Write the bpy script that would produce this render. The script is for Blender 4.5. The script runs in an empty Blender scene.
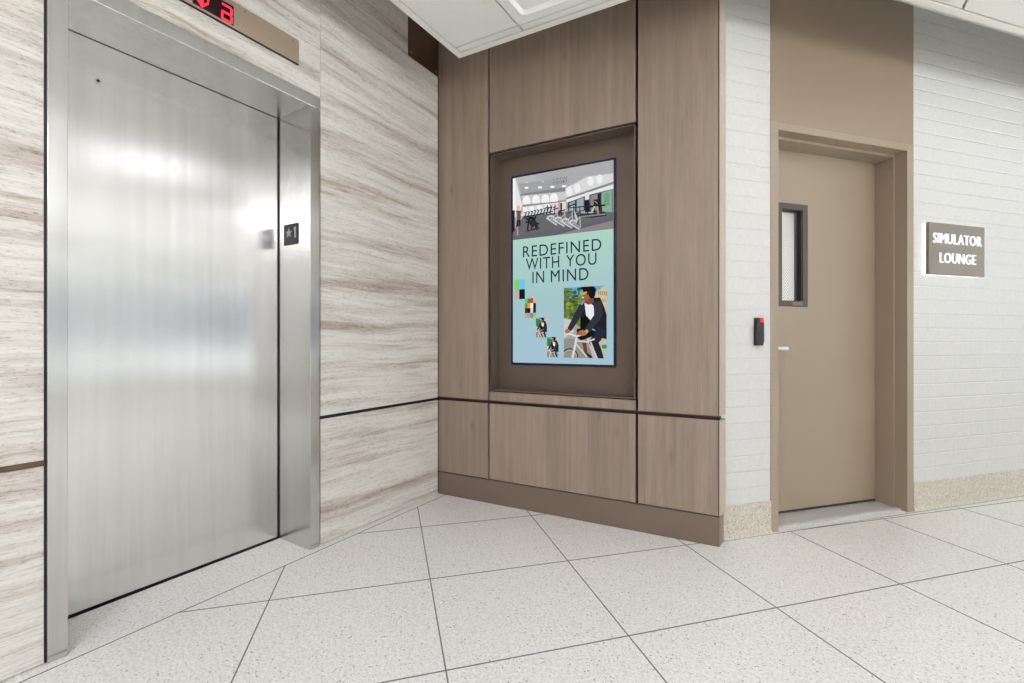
import bpy, bmesh, math, random
from mathutils import Matrix, Vector
S = bpy.context.scene
COL = S.collection
rng = random.Random(7)

# ------------------------------------------------------------------ camera, world, exposure
cam_d = bpy.data.cameras.new('camera'); cam = bpy.data.objects.new('camera', cam_d); COL.objects.link(cam)
cam.location = (0, 0, 1.0); cam.rotation_euler = (math.pi/2, 0, math.radians(30))
cam_d.sensor_width = 36; cam_d.lens = 460/1024*36; cam_d.shift_y = -1.5/1024
cam_d.clip_start = 0.02; cam_d.clip_end = 200
S.camera = cam
wd = bpy.data.worlds.new('sky'); S.world = wd; wd.use_nodes = True
# dim bluish sky; bright unseen pavement below the horizon, added to light the ceiling
_nt = wd.node_tree; _bg = _nt.nodes['Background']
_tc = _nt.nodes.new('ShaderNodeTexCoord'); _sp = _nt.nodes.new('ShaderNodeSeparateXYZ'); _nt.links.new(_tc.outputs['Generated'], _sp.inputs[0])
_cr = _nt.nodes.new('ShaderNodeValToRGB'); _mr = _nt.nodes.new('ShaderNodeMapRange'); _mr.inputs[1].default_value = -.16; _mr.inputs[2].default_value = -.02
_nt.links.new(_sp.outputs[2], _mr.inputs[0]); _nt.links.new(_mr.outputs[0], _cr.inputs[0]); _nt.links.new(_cr.outputs[0], _bg.inputs[0])
_cr.color_ramp.elements[0].color = (1.0, .985, .965, 1); _cr.color_ramp.elements[1].color = (.010, .0125, .017, 1)
_bg.inputs[1].default_value = 36.0
S.view_settings.view_transform = 'Standard'; S.view_settings.look = 'None'
S.view_settings.gamma = 1; S.view_settings.use_curve_mapping = False
S.view_settings.exposure = 0.0
S.cycles.use_denoising = True
S.cycles.max_bounces = 10; S.cycles.diffuse_bounces = 6; S.cycles.glossy_bounces = 5
S.cycles.sample_clamp_indirect = 6
LAMP, LAMP_DIM = 12.2, 3.6          # emission of the ceiling troffers' diffusers (those mirrored in the elevator door are dimmed)

# ------------------------------------------------------------------ frames of the three walls: x along the wall, y into the wall, z up
def frame(ox, oy, deg):
    return Matrix.Translation((ox, oy, 0)) @ Matrix.Rotation(math.radians(deg), 4, 'Z')
FA = frame(-1.9592, 0.5159, 88.25)
FB = frame(-1.9159, 2.3542, 2.336)
FC = frame(-0.2326, 2.5282, 46.611)
ID = Matrix.Identity(4)

# ------------------------------------------------------------------ material helpers
def lin(c):
    return tuple((x/12.92 if x <= .04045 else ((x+.055)/1.055)**2.4) for x in [v/255 for v in c])
def new_mat(name):
    m = bpy.data.materials.new(name); m.use_nodes = True
    nt = m.node_tree; b = nt.nodes['Principled BSDF']
    return m, nt, b
def simple(name, rgb, rough=.5, metal=0., bump=0., bscale=60., spec=.5):
    m, nt, b = new_mat(name)
    b.inputs['Base Color'].default_value = (*rgb, 1); b.inputs['Roughness'].default_value = rough
    b.inputs['Metallic'].default_value = metal; b.inputs['Specular IOR Level'].default_value = spec
    n = nt.nodes.new('ShaderNodeTexNoise'); n.inputs['Scale'].default_value = bscale
    tc = nt.nodes.new('ShaderNodeTexCoord'); nt.links.new(tc.outputs['Object'], n.inputs['Vector'])
    mr = nt.nodes.new('ShaderNodeMapRange'); mr.inputs[3].default_value = rough*.85; mr.inputs[4].default_value = rough*1.15
    nt.links.new(n.outputs['Fac'], mr.inputs[0]); nt.links.new(mr.outputs[0], b.inputs['Roughness'])
    if bump:
        bp = nt.nodes.new('ShaderNodeBump'); bp.inputs['Strength'].default_value = bump; bp.inputs['Distance'].default_value = .002
        nt.links.new(n.outputs['Fac'], bp.inputs['Height']); nt.links.new(bp.outputs[0], b.inputs['Normal'])
    return m
def emit(name, rgb, s=1.0):
    m = bpy.data.materials.new(name); m.use_nodes = True; nt = m.node_tree
    nt.nodes.remove(nt.nodes['Principled BSDF'])
    e = nt.nodes.new('ShaderNodeEmission'); e.inputs[0].default_value = (*rgb, 1); e.inputs[1].default_value = s
    nt.links.new(e.outputs[0], nt.nodes['Material Output'].inputs[0]); return m
def N(nt, t, **kw):
    n = nt.nodes.new(t)
    for k, v in kw.items():
        if k in n.inputs: n.inputs[k].default_value = v
        else: setattr(n, k, v)
    return n
def ramp(nt, fac, stops, interp='LINEAR'):
    r = nt.nodes.new('ShaderNodeValToRGB'); r.color_ramp.interpolation = interp
    el = r.color_ramp.elements
    while len(el) < len(stops): el.new(.5)
    for e, (p, c) in zip(el, stops): e.position = p; e.color = (*c, 1)
    nt.links.new(fac, r.inputs[0]); return r.outputs[0]
def mapping(nt, scale, coord='Object', rot=(0,0,0), rand=0.):
    tc = nt.nodes.new('ShaderNodeTexCoord'); mp = nt.nodes.new('ShaderNodeMapping')
    mp.inputs['Scale'].default_value = scale; mp.inputs['Rotation'].default_value = rot
    nt.links.new(tc.outputs[coord], mp.inputs[0])
    if rand:
        oi = nt.nodes.new('ShaderNodeObjectInfo'); ml = N(nt, 'ShaderNodeMath', operation='MULTIPLY'); ml.inputs[1].default_value = rand
        nt.links.new(oi.outputs['Random'], ml.inputs[0])
        cx = nt.nodes.new('ShaderNodeCombineXYZ')
        for i in range(3): nt.links.new(ml.outputs[0], cx.inputs[i])
        nt.links.new(cx.outputs[0], mp.inputs['Location'])
    return mp.outputs[0]
def mixc(nt, fac, a, b, blend='MIX'):
    m = nt.nodes.new('ShaderNodeMix'); m.data_type = 'RGBA'; m.blend_type = blend
    for s, v in ((m.inputs[0], fac), (m.inputs[6], a), (m.inputs[7], b)):
        if hasattr(v, 'is_output'): nt.links.new(v, s)
        elif isinstance(v, tuple): s.default_value = (*v, 1)
        else: s.default_value = v
    return m.outputs[2]

def mat_travertine():
    m, nt, b = new_mat('travertine'); L = nt.links
    v = mapping(nt, (1.0, 1.0, 1.0), rand=9.0)
    # gentle wander of the beds
    w = N(nt, 'ShaderNodeTexNoise', Scale=2.2, Detail=3.0); L.new(v, w.inputs['Vector'])
    sep = nt.nodes.new('ShaderNodeSeparateXYZ'); L.new(v, sep.inputs[0])
    ma = N(nt, 'ShaderNodeMath', operation='MULTIPLY_ADD'); ma.inputs[1].default_value = .045; L.new(w.outputs['Fac'], ma.inputs[0]); L.new(sep.outputs[2], ma.inputs[2])
    sh = N(nt, 'ShaderNodeMath', operation='MULTIPLY_ADD'); sh.inputs[1].default_value = .012; L.new(sep.outputs[0], sh.inputs[0]); L.new(ma.outputs[0], sh.inputs[2])
    def stretched(sx, sz, detail, rough):
        c = nt.nodes.new('ShaderNodeCombineXYZ')
        a1 = N(nt, 'ShaderNodeMath', operation='MULTIPLY'); a1.inputs[1].default_value = sx; L.new(sep.outputs[0], a1.inputs[0])
        a2 = N(nt, 'ShaderNodeMath', operation='MULTIPLY'); a2.inputs[1].default_value = sz; L.new(sh.outputs[0], a2.inputs[0])
        L.new(a1.outputs[0], c.inputs[0]); L.new(a2.outputs[0], c.inputs[2]); L.new(sep.outputs[1], c.inputs[1])
        n = N(nt, 'ShaderNodeTexNoise', Scale=1.0, Detail=detail, Roughness=rough); L.new(c.outputs[0], n.inputs['Vector']); return n.outputs['Fac']
    broad = stretched(.55, 10., 6., .64)
    fine = stretched(3.2, 62., 12., .82)
    hair = stretched(42., 190., 6., .8)
    base = ramp(nt, broad, [(.33, lin((180, 164, 150))), (.43, lin((211, 204, 196))), (.55, lin((230, 227, 221))), (.63, lin((216, 209, 200))), (.70, lin((188, 172, 157)))])
    vein = ramp(nt, fine, [(.34, (1, 1, 1)), (.46, (.35, .35, .35)), (.54, (.05, .05, .05)), (1, (0, 0, 0))])
    gate = ramp(nt, broad, [(.36, (.85, .85, .85)), (.50, (.42, .42, .42)), (.58, (.34, .34, .34)), (.68, (.9, .9, .9))])
    vm = N(nt, 'ShaderNodeMath', operation='MULTIPLY'); L.new(vein, vm.inputs[0]); L.new(gate, vm.inputs[1])
    c1 = mixc(nt, vm.outputs[0], base, lin((120, 104, 91)))
    hv = ramp(nt, hair, [(.39, (1, 1, 1)), (.45, (0, 0, 0)), (1, (0, 0, 0))])
    hm = N(nt, 'ShaderNodeMath', operation='MULTIPLY'); hm.inputs[1].default_value = .9; L.new(hv, hm.inputs[0])
    hm2 = N(nt, 'ShaderNodeMath', operation='MULTIPLY'); L.new(hm.outputs[0], hm2.inputs[0]); L.new(gate, hm2.inputs[1])
    c2 = mixc(nt, hm2.outputs[0], c1, lin((92, 82, 76)))
    L.new(c2, b.inputs['Base Color']); b.inputs['Roughness'].default_value = .38
    bp = N(nt, 'ShaderNodeBump', Strength=.25, Distance=.002, invert=True); L.new(hm2.outputs[0], bp.inputs['Height']); L.new(bp.outputs[0], b.inputs['Normal'])
    return m

def mat_wood(name='grey_oak', dark=1.0):
    m, nt, b = new_mat(name); L = nt.links
    v = mapping(nt, (1, 1, 1), rand=5.0)
    def st(sx, sz, det, ro=.6):
        mp = nt.nodes.new('ShaderNodeMapping'); mp.inputs['Scale'].default_value = (sx, sx, sz); L.new(v, mp.inputs[0])
        n = N(nt, 'ShaderNodeTexNoise', Scale=1.0, Detail=det, Roughness=ro, Distortion=.25); L.new(mp.outputs[0], n.inputs['Vector']); return n.outputs['Fac']
    # veneer leaves ~0.12 m wide, each a little different
    sx = nt.nodes.new('ShaderNodeSeparateXYZ'); L.new(v, sx.inputs[0])
    mu = N(nt, 'ShaderNodeMath', operation='MULTIPLY'); mu.inputs[1].default_value = 8.1; L.new(sx.outputs[0], mu.inputs[0])
    fl = N(nt, 'ShaderNodeMath', operation='FLOOR'); L.new(mu.outputs[0], fl.inputs[0])
    wn = N(nt, 'ShaderNodeTexWhiteNoise', noise_dimensions='1D'); L.new(fl.outputs[0], wn.inputs['W'])
    c = lambda t: tuple(x*dark for x in lin(t))
    grain = st(38, 1.4, 6); fine = st(190, 5, 4); cloud = st(14, 3.4, 5, .7)
    g = ramp(nt, grain, [(.25, c((143, 127, 114))), (.5, c((154, 138, 125))), (.78, c((166, 150, 137)))])
    f = ramp(nt, fine, [(.32, (.80, .80, .80)), (.5, (1, 1, 1)), (1, (1.04, 1.04, 1.04))])
    c1 = mixc(nt, .5, g, f, 'MULTIPLY')
    leaf = ramp(nt, wn.outputs['Value'], [(0, (.87, .855, .845)), (1, (1.09, 1.07, 1.05))])
    c2 = mixc(nt, .85, c1, leaf, 'MULTIPLY')
    cl = ramp(nt, cloud, [(.3, (.88, .88, .89)), (.7, (1.06, 1.04, 1.02))])
    c3 = mixc(nt, .8, c2, cl, 'MULTIPLY')
    # a few small knots
    mk = nt.nodes.new('ShaderNodeMapping'); mk.inputs['Scale'].default_value = (6.5, 6.5, 2.6); L.new(v, mk.inputs[0])
    vo = N(nt, 'ShaderNodeTexVoronoi', Scale=1.0); L.new(mk.outputs[0], vo.inputs['Vector'])
    kn = ramp(nt, vo.outputs['Distance'], [(.0, (.62, .62, .62)), (.07, (.85, .85, .85)), (.15, (1, 1, 1))])
    c4 = mixc(nt, .8, c3, kn, 'MULTIPLY')
    L.new(c4, b.inputs['Base Color']); b.inputs['Roughness'].default_value = .46
    bp = N(nt, 'ShaderNodeBump', Strength=.08, Distance=.001); L.new(fine, bp.inputs['Height']); L.new(bp.outputs[0], b.inputs['Normal'])
    return m

def mat_terrazzo(name, cols, chip, dens, rough=.32):
    m, nt, b = new_mat(name); L = nt.links
    v = mapping(nt, (1, 1, 1))
    n1 = N(nt, 'ShaderNodeTexNoise', Scale=95.0, Detail=3.0, Roughness=.65); L.new(v, n1.inputs['Vector'])
    n0 = N(nt, 'ShaderNodeTexNoise', Scale=1.3, Detail=2.0); L.new(v, n0.inputs['Vector'])
    base = ramp(nt, n1.outputs['Fac'], [(.36, cols[0]), (.50, cols[1]), (.62, cols[2])])
    big = ramp(nt, n0.outputs['Fac'], [(.35, (.965, .965, .97)), (.65, (1, .995, .985))])
    base = mixc(nt, 1., base, big, 'MULTIPLY')
    for sc, cut, tint in ((150., dens[0], chip[0]), (230., dens[1], chip[1]), (135., dens[2], chip[2])):
        vo = N(nt, 'ShaderNodeTexVoronoi', Scale=sc); L.new(v, vo.inputs['Vector'])
        sp = nt.nodes.new('ShaderNodeSeparateColor'); L.new(vo.outputs['Color'], sp.inputs[0])
        g = N(nt, 'ShaderNodeMath', operation='GREATER_THAN'); g.inputs[1].default_value = cut; L.new(sp.outputs[0], g.inputs[0])
        d = N(nt, 'ShaderNodeMath', operation='LESS_THAN'); d.inputs[1].default_value = .40; L.new(vo.outputs['Distance'], d.inputs[0])
        q = N(nt, 'ShaderNodeMath', operation='MULTIPLY'); L.new(g.outputs[0], q.inputs[0]); L.new(d.outputs[0], q.inputs[1])
        base = mixc(nt, q.outputs[0], base, tint)
    L.new(base, b.inputs['Base Color']); b.inputs['Roughness'].default_value = rough; b.inputs['Specular IOR Level'].default_value = .4
    return m

def mat_brick():
    m, nt, b = new_mat('painted_brick'); L = nt.links
    v0 = mapping(nt, (1, 1, 1))
    sx = nt.nodes.new('ShaderNodeSeparateXYZ'); L.new(v0, sx.inputs[0])
    cx = nt.nodes.new('ShaderNodeCombineXYZ'); L.new(sx.outputs[0], cx.inputs[0]); L.new(sx.outputs[2], cx.inputs[1])
    # slight waviness so the courses are not ruler straight
    wn = N(nt, 'ShaderNodeTexNoise', Scale=7.0, Detail=2.0); L.new(v0, wn.inputs['Vector'])
    vm = N(nt, 'ShaderNodeVectorMath', operation='MULTIPLY_ADD'); vm.inputs[1].default_value = (.006, .006, 0); L.new(wn.outputs['Color'], vm.inputs[0]); L.new(cx.outputs[0], vm.inputs[2])
    br = N(nt, 'ShaderNodeTexBrick', offset=.5, squash=1.0, Scale=1.0)
    br.inputs['Mortar Size'].default_value = .0052; br.inputs['Mortar Smooth'].default_value = .8; br.inputs['Brick Width'].default_value = .305; br.inputs['Row Height'].default_value = .0825
    br.inputs['Color1'].default_value = (1, 1, 1, 1); br.inputs['Color2'].default_value = (.86, .86, .86, 1); br.inputs['Mortar'].default_value = (0, 0, 0, 1)
    L.new(vm.outputs[0], br.inputs['Vector'])
    no = N(nt, 'ShaderNodeTexNoise', Scale=45.0, Detail=4.0); L.new(v0, no.inputs['Vector'])
    # horizontal joints read, vertical ones are nearly filled with paint
    ad = N(nt, 'ShaderNodeMath', operation='MULTIPLY_ADD'); ad.inputs[1].default_value = .14; L.new(no.outputs['Fac'], ad.inputs[0])
    rg = nt.nodes.new('ShaderNodeRGBToBW'); L.new(br.outputs['Color'], rg.inputs[0])
    hz = N(nt, 'ShaderNodeTexBrick', offset=.5, squash=1.0, Scale=1.0)
    for k, q in (('Mortar Size', .0055), ('Mortar Smooth', .9), ('Brick Width', 400.), ('Row Height', .0825)): hz.inputs[k].default_value = q
    for k, q in (('Color1', 1), ('Color2', 1), ('Mortar', 0)): hz.inputs[k].default_value = (q, q, q, 1)
    L.new(vm.outputs[0], hz.inputs['Vector'])
    rh = nt.nodes.new('ShaderNodeRGBToBW'); L.new(hz.outputs['Color'], rh.inputs[0])
    k1 = N(nt, 'ShaderNodeMath', operation='MULTIPLY'); k1.inputs[1].default_value = .22; L.new(rg.outputs[0], k1.inputs[0])
    k2 = N(nt, 'ShaderNodeMath', operation='MULTIPLY_ADD'); k2.inputs[1].default_value = .78; L.new(rh.outputs[0], k2.inputs[0]); L.new(k1.outputs[0], k2.inputs[2])
    L.new(k2.outputs[0], ad.inputs[2])
    bp = N(nt, 'ShaderNodeBump', Strength=.5, Distance=.005); L.new(ad.outputs[0], bp.inputs['Height']); L.new(bp.outputs[0], b.inputs['Normal'])
    col = ramp(nt, no.outputs['Fac'], [(.3, lin((205, 204, 202))), (.7, lin((212, 211, 209)))])
    L.new(col, b.inputs['Base Color']); b.inputs['Roughness'].default_value = .42
    return m

def mat_steel(name, col=(.73, .72, .708), rough=.23, streak=1.0, tang='X'):
    m, nt, b = new_mat(name); L = nt.links
    b.inputs['Metallic'].default_value = 1
    v = mapping(nt, (34, 34, 1.1) if tang == 'Z' else (34, 34, 1.1))
    n = N(nt, 'ShaderNodeTexNoise', Scale=1.0, Detail=5.0, Roughness=.6); L.new(v, n.inputs['Vector'])
    c = col; b.inputs['Roughness'].default_value = rough
    v3 = mapping(nt, (300, 300, 2.5)); n3 = N(nt, 'ShaderNodeTexNoise', Scale=1.0, Detail=2.0); L.new(v3, n3.inputs['Vector'])
    f1 = ramp(nt, n3.outputs['Fac'], [(.3, (.975, .975, .975)), (.7, (1.02, 1.02, 1.02))])
    f2 = ramp(nt, n.outputs['Fac'], [(.3, (.93, .93, .93)), (.7, (1.03, 1.03, 1.03))])
    L.new(mixc(nt, 1., mixc(nt, 1., c, f1, 'MULTIPLY'), f2, 'MULTIPLY'), b.inputs['Base Color'])
    b.inputs['Anisotropic'].default_value = .85        # vertical brushing spreads reflections sideways
    tv = nt.nodes.new('ShaderNodeCombineXYZ'); tv.inputs[0].default_value = 1; tv.inputs[1].default_value = 1
    L.new(tv.outputs[0], b.inputs['Tangent'])
    return m

def mat_wired_glass():
    m = bpy.data.materials.new('wired_glass'); m.use_nodes = True; nt = m.node_tree; L = nt.links
    nt.nodes.remove(nt.nodes['Principled BSDF'])
    tc = nt.nodes.new('ShaderNodeTexCoord'); sp = nt.nodes.new('ShaderNodeSeparateXYZ'); L.new(tc.outputs['Object'], sp.inputs[0])
    fac = None
    for sgn in (1, -1):
        a = N(nt, 'ShaderNodeMath', operation='MULTIPLY_ADD'); a.inputs[1].default_value = sgn; L.new(sp.outputs[0], a.inputs[0]); L.new(sp.outputs[2], a.inputs[2])
        k = N(nt, 'ShaderNodeMath', operation='MULTIPLY'); k.inputs[1].default_value = 56.; L.new(a.outputs[0], k.inputs[0])
        fr = N(nt, 'ShaderNodeMath', operation='FRACT'); L.new(k.outputs[0], fr.inputs[0])
        lt = N(nt, 'ShaderNodeMath', operation='LESS_THAN'); lt.inputs[1].default_value = .15; L.new(fr.outputs[0], lt.inputs[0])
        if fac is None: fac = lt.outputs[0]
        else:
            mx = N(nt, 'ShaderNodeMath', operation='MAXIMUM'); L.new(fac, mx.inputs[0]); L.new(lt.outputs[0], mx.inputs[1]); fac = mx.outputs[0]
    t = N(nt, 'ShaderNodeBsdfTransparent'); t.inputs[0].default_value = (.95, .96, .95, 1)
    g = N(nt, 'ShaderNodeBsdfGlossy'); g.inputs['Roughness'].default_value = .03
    mix = nt.nodes.new('ShaderNodeMixShader'); mix.inputs[0].default_value = .06; L.new(t.outputs[0], mix.inputs[1]); L.new(g.outputs[0], mix.inputs[2])
    w = N(nt, 'ShaderNodeBsdfPrincipled'); w.inputs['Base Color'].default_value = (.30, .30, .30, 1); w.inputs['Roughness'].default_value = .4; w.inputs['Metallic'].default_value = .6
    mix2 = nt.nodes.new('ShaderNodeMixShader'); L.new(fac, mix2.inputs[0]); L.new(mix.outputs[0], mix2.inputs[1]); L.new(w.outputs[0], mix2.inputs[2])
    L.new(mix2.outputs[0], nt.nodes['Material Output'].inputs[0]); return m
def mat_pane():
    m = bpy.data.materials.new('window_glass'); m.use_nodes = True; nt = m.node_tree; L = nt.links
    nt.nodes.remove(nt.nodes['Principled BSDF'])
    t = N(nt, 'ShaderNodeBsdfTransparent'); t.inputs[0].default_value = (.93, .96, .96, 1)
    g = N(nt, 'ShaderNodeBsdfGlossy'); g.inputs['Roughness'].default_value = .02
    mix = nt.nodes.new('ShaderNodeMixShader'); mix.inputs[0].default_value = .06; L.new(t.outputs[0], mix.inputs[1]); L.new(g.outputs[0], mix.inputs[2])
    L.new(mix.outputs[0], nt.nodes['Material Output'].inputs[0]); return m

M = dict(
    trav=mat_travertine(), wood=mat_wood(), brick=mat_brick(),
    floor=mat_terrazzo('terrazzo', (lin((222, 221, 218)), lin((236, 234, 231)), lin((244, 243, 241))),
                       (lin((198, 193, 187)), lin((214, 210, 205)), lin((150, 146, 142))), (.84, .78, .972)),
    cove=mat_terrazzo('terrazzo_base', (lin((186, 179, 166)), lin((201, 194, 181)), lin((213, 207, 197))),
                      (lin((160, 150, 134)), lin((178, 168, 152)), lin((126, 117, 104))), (.78, .74, .95), .45),
    grout=simple('grout', lin((112, 112, 114)), .7),
    steel=mat_steel('brushed_steel'), steel_frame=mat_steel('brushed_steel_frame', (.61, .602, .59), .23, .6),
    steel_dark=simple('dark_metal', (.02, .02, .022), .45, .5),
    bronze=simple('satin_bronze', lin((176, 158, 140)), .40, .45, bscale=25),
    bronze_trim=simple('dark_bronze', lin((98, 80, 62)), .35, .8),
    black=simple('black', (.008, .008, .010), .5),
    gap=simple('shadow_gap', (.004, .003, .003), .9, spec=.1),
    channel=simple('blackened_channel', lin((38, 34, 36)), .4, .3),
    plinth=simple('plinth_laminate', lin((118, 102, 90)), .42, bscale=8),
    niche=simple('bronze_niche', lin((112, 98, 87)), .34, .35, bscale=4),
    beige=simple('beige_enamel', lin((154, 138, 120)), .36, bump=.12, bscale=90),
    beige_t=simple('beige_wall_paint', lin((147, 130, 112)), .34, bump=.2, bscale=60),
    alu=simple('aluminium_sill', lin((205, 204, 203)), .42, .35, bscale=12),
    chrome=simple('chrome', (.86, .86, .86), .12, 1.),
    winframe=simple('door_light_frame', lin((84, 76, 69)), .45, .2),
    tile=simple('ceiling_tile', lin((245, 245, 243)), .85, bump=.25, bscale=160),
    ctrim=simple('ceiling_trim', lin((246, 244, 240)), .5),
    cgap=simple('ceiling_reveal', lin((120, 119, 116)), .8),
    white=simple('white_paint', lin((240, 240, 240)), .6, bscale=30),
    slab=simple('plenum_paint', lin((240, 238, 235)), .9),
    shaft=simple('shaft_dark', (.01, .01, .01), .9),
    blackplastic=simple('black_plastic', (.014, .014, .016), .38, bump=.15, bscale=300),
    signface=simple('sign_face', lin((128, 118, 110)), .45, .2),
    lightbronze=simple('edge_band', lin((182, 168, 150)), .45),
    bezel=simple('display_bezel', (.004, .008, .05), .25),
    lamp=emit('troffer_diffuser', (.965, .985, 1.02), LAMP), lamp_dim=emit('dimmed_diffuser', (.965, .985, 1.02), LAMP_DIM),
    signglow=emit('sign_glow', (1, .985, .96), 2.3), signtext=emit('sign_letters', (1, .99, .98), 1.15),
    red=emit('red_led', (1.0, .03, .06), 2.4), redlamp=emit('red_lamp', (1.0, .06, .03), 1.3),
    darkred=simple('led_window', (.022, .002, .006), .2),
    platetext=simple('raised_mark', lin((176, 176, 180)), .4),
    wired=mat_wired_glass(), pane=mat_pane(),
)
_em = {}
def em(rgb, s=.95):
    k = tuple(rgb)
    if k not in _em: _em[k] = emit('screen_%d_%d_%d' % k, lin(rgb), s)
    return _em[k]

# ------------------------------------------------------------------ geometry helpers
def bx(bm, x0, x1, y0, y1, z0, z1, bev=0.):
    r = bmesh.ops.create_cube(bm, size=1.0)
    vs = r['verts']
    for v in vs:
        v.co = Vector((x0+(v.co.x+.5)*(x1-x0), y0+(v.co.y+.5)*(y1-y0), z0+(v.co.z+.5)*(z1-z0)))
    if bev:
        es = list({e for v in vs for e in v.link_edges})
        bmesh.ops.bevel(bm, geom=es, offset=bev, segments=2, profile=.6, affect='EDGES')
    return bm
def box(*a, **k): return bx(bmesh.new(), *a, **k)
def boxes(*bs, bev=0.):
    bm = bmesh.new()
    for b in bs: bx(bm, *b, bev=bev)
    return bm
def cyl(bm, p0, p1, r, seg=20, r2=None):
    p0, p1 = Vector(p0), Vector(p1); d = p1-p0
    m = Matrix.Translation((p0+p1)/2) @ d.to_track_quat('Z', 'Y').to_matrix().to_4x4()
    bmesh.ops.create_cone(bm, cap_ends=True, segments=seg, radius1=r, radius2=r if r2 is None else r2, depth=d.length, matrix=m)
    return bm
def prism(bm, pts, y0, y1):
    """closed outline in x/z, extruded from y0 to y1"""
    a = [bm.verts.new((x, y0, z)) for x, z in pts]; b = [bm.verts.new((x, y1, z)) for x, z in pts]
    bm.faces.new(a); bm.faces.new(b[::-1]); n = len(pts)
    for i in range(n): bm.faces.new((a[i], b[i], b[(i+1) % n], a[(i+1) % n]))
    return bm
def slabpoly(bm, pts, z0, z1):
    a = [bm.verts.new((x, y, z0)) for x, y in pts]; b = [bm.verts.new((x, y, z1)) for x, y in pts]
    bm.faces.new(a); bm.faces.new(b[::-1]); n = len(pts)
    for i in range(n): bm.faces.new((a[i], b[i], b[(i+1) % n], a[(i+1) % n]))
    return bm
def obj(name, bm, mat, parent=None, F=None, base=None, smooth=False):
    """link bm as one mesh. A child keeps its root's space (verts given in wall-frame coords, root['_b'] subtracted)."""
    bmesh.ops.recalc_face_normals(bm, faces=bm.faces)
    me = bpy.data.meshes.new(name)
    if parent is not None: b = Vector(parent['_b'])
    else: b = Vector(base) if base is not None else Vector((0, 0, 0))
    for v in bm.verts: v.co -= b
    bm.to_mesh(me); bm.free()
    for mm in (mat if isinstance(mat, (list, tuple)) else [mat]): me.materials.append(mm)
    if smooth:
        for p in me.polygons: p.use_smooth = True
    o = bpy.data.objects.new(name, me); COL.objects.link(o)
    if parent is not None:
        o.parent = parent; o['_b'] = list(b)
    else:
        o.matrix_world = (F or ID) @ Matrix.Translation(b); o['_b'] = list(b)
    return o
def tag(o, label, cat, group=None, kind=None):
    if label: o['label'] = label
    if cat: o['category'] = cat
    if group: o['group'] = group
    if kind: o['kind'] = kind
    return o
def thing(name, F, base, label, cat, group=None, kind=None):
    o = bpy.data.objects.new(name, None); COL.objects.link(o); o.empty_display_size = .05
    o.matrix_world = F @ Matrix.Translation(base); o['_b'] = list(base)
    return tag(o, label, cat, group, kind)
def structure(name, bm, mat, F=None, base=None, label=None):
    o = obj(name, bm, mat, F=F, base=base); o['kind'] = 'structure'
    if label: o['label'] = label
    return o

def text_bm(s, x0, x1, z0, z1, y0, y1, weight=0., spacing=1., shear=0.):
    """letters fitted to the rectangle x0..x1, z0..z1, extruded from y0 to y1"""
    cu = bpy.data.curves.new('t', 'FONT'); cu.body = s; cu.size = 1; cu.offset = weight; cu.space_character = spacing; cu.shear = shear
    cu.extrude = .5; cu.resolution_u = 4
    o = bpy.data.objects.new('t', cu); COL.objects.link(o)
    me = bpy.data.meshes.new_from_object(o.evaluated_get(bpy.context.evaluated_depsgraph_get()))
    bm = bmesh.new(); bm.from_mesh(me)
    bpy.data.objects.remove(o); bpy.data.curves.remove(cu); bpy.data.meshes.remove(me)
    xs = [v.co.x for v in bm.verts]; ys = [v.co.y for v in bm.verts]
    ax, bxx, ay, by = min(xs), max(xs), min(ys), max(ys)
    for v in bm.verts:
        x, y, z = v.co
        v.co = Vector((x0+(x-ax)/(bxx-ax)*(x1-x0), y0 + (.5-z)*(y1-y0), z0+(y-ay)/(by-ay)*(z1-z0)))
    return bm

# 2-D helpers (world xy)
def w2(F, u, d):           # d = distance in front of the wall
    p = F @ Vector((u, -d, 0)); return (p.x, p.y)
def half(F, d):            # half-plane: in front of the wall by more than d -> (normal, offset)
    n = F.to_3x3() @ Vector((0, -1, 0)); o = F @ Vector((0, 0, 0))
    return (n.x, n.y, n.x*o.x+n.y*o.y+d)
def clip(poly, h):
    out = []
    for i in range(len(poly)):
        p, q = poly[i], poly[(i+1) % len(poly)]
        a = h[0]*p[0]+h[1]*p[1]-h[2]; b = h[0]*q[0]+h[1]*q[1]-h[2]
        if a >= 0: out.append(p)
        if (a >= 0) != (b >= 0):
            t = a/(a-b); out.append((p[0]+(q[0]-p[0])*t, p[1]+(q[1]-p[1])*t))
    return out
def clips(poly, *hs):
    for h in hs:
        if len(poly) < 3: return []
        poly = clip(poly, h)
    return poly if len(poly) >= 3 else []
def neg(h): return (-h[0], -h[1], -h[2])
def meet(h, g):
    d = h[0]*g[1]-h[1]*g[0]
    return ((h[2]*g[1]-h[1]*g[2])/d, (h[0]*g[2]-h[2]*g[0])/d)

H0 = 2.95            # underside of the slab above the hung ceiling
CZ = 2.55            # hung ceiling
ROOM_U, ROOM_N = 7.0, 5.0      # far end of the corridor and its opposite wall, in wall_right's frame
far_line = (-(FC.to_3x3() @ Vector((1, 0, 0))).x, -(FC.to_3x3() @ Vector((1, 0, 0))).y, 0)
_p = w2(FC, ROOM_U, 0); far_line = (far_line[0], far_line[1], far_line[0]*_p[0]+far_line[1]*_p[1])
opp_line = neg(half(FC, ROOM_N))
A_END = meet(half(FA, 0), opp_line)
uA_end = (FA.inverted() @ Vector((A_END[0], A_END[1], 0))).x
uC_end = (FC.inverted() @ Vector((A_END[0], A_END[1], 0))).x

# ------------------------------------------------------------------ floor
fl = structure('floor', slabpoly(bmesh.new(), [(-14, -14), (14, -14), (14, 14), (-14, 14)], -.2, 0), M['floor'])
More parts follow.
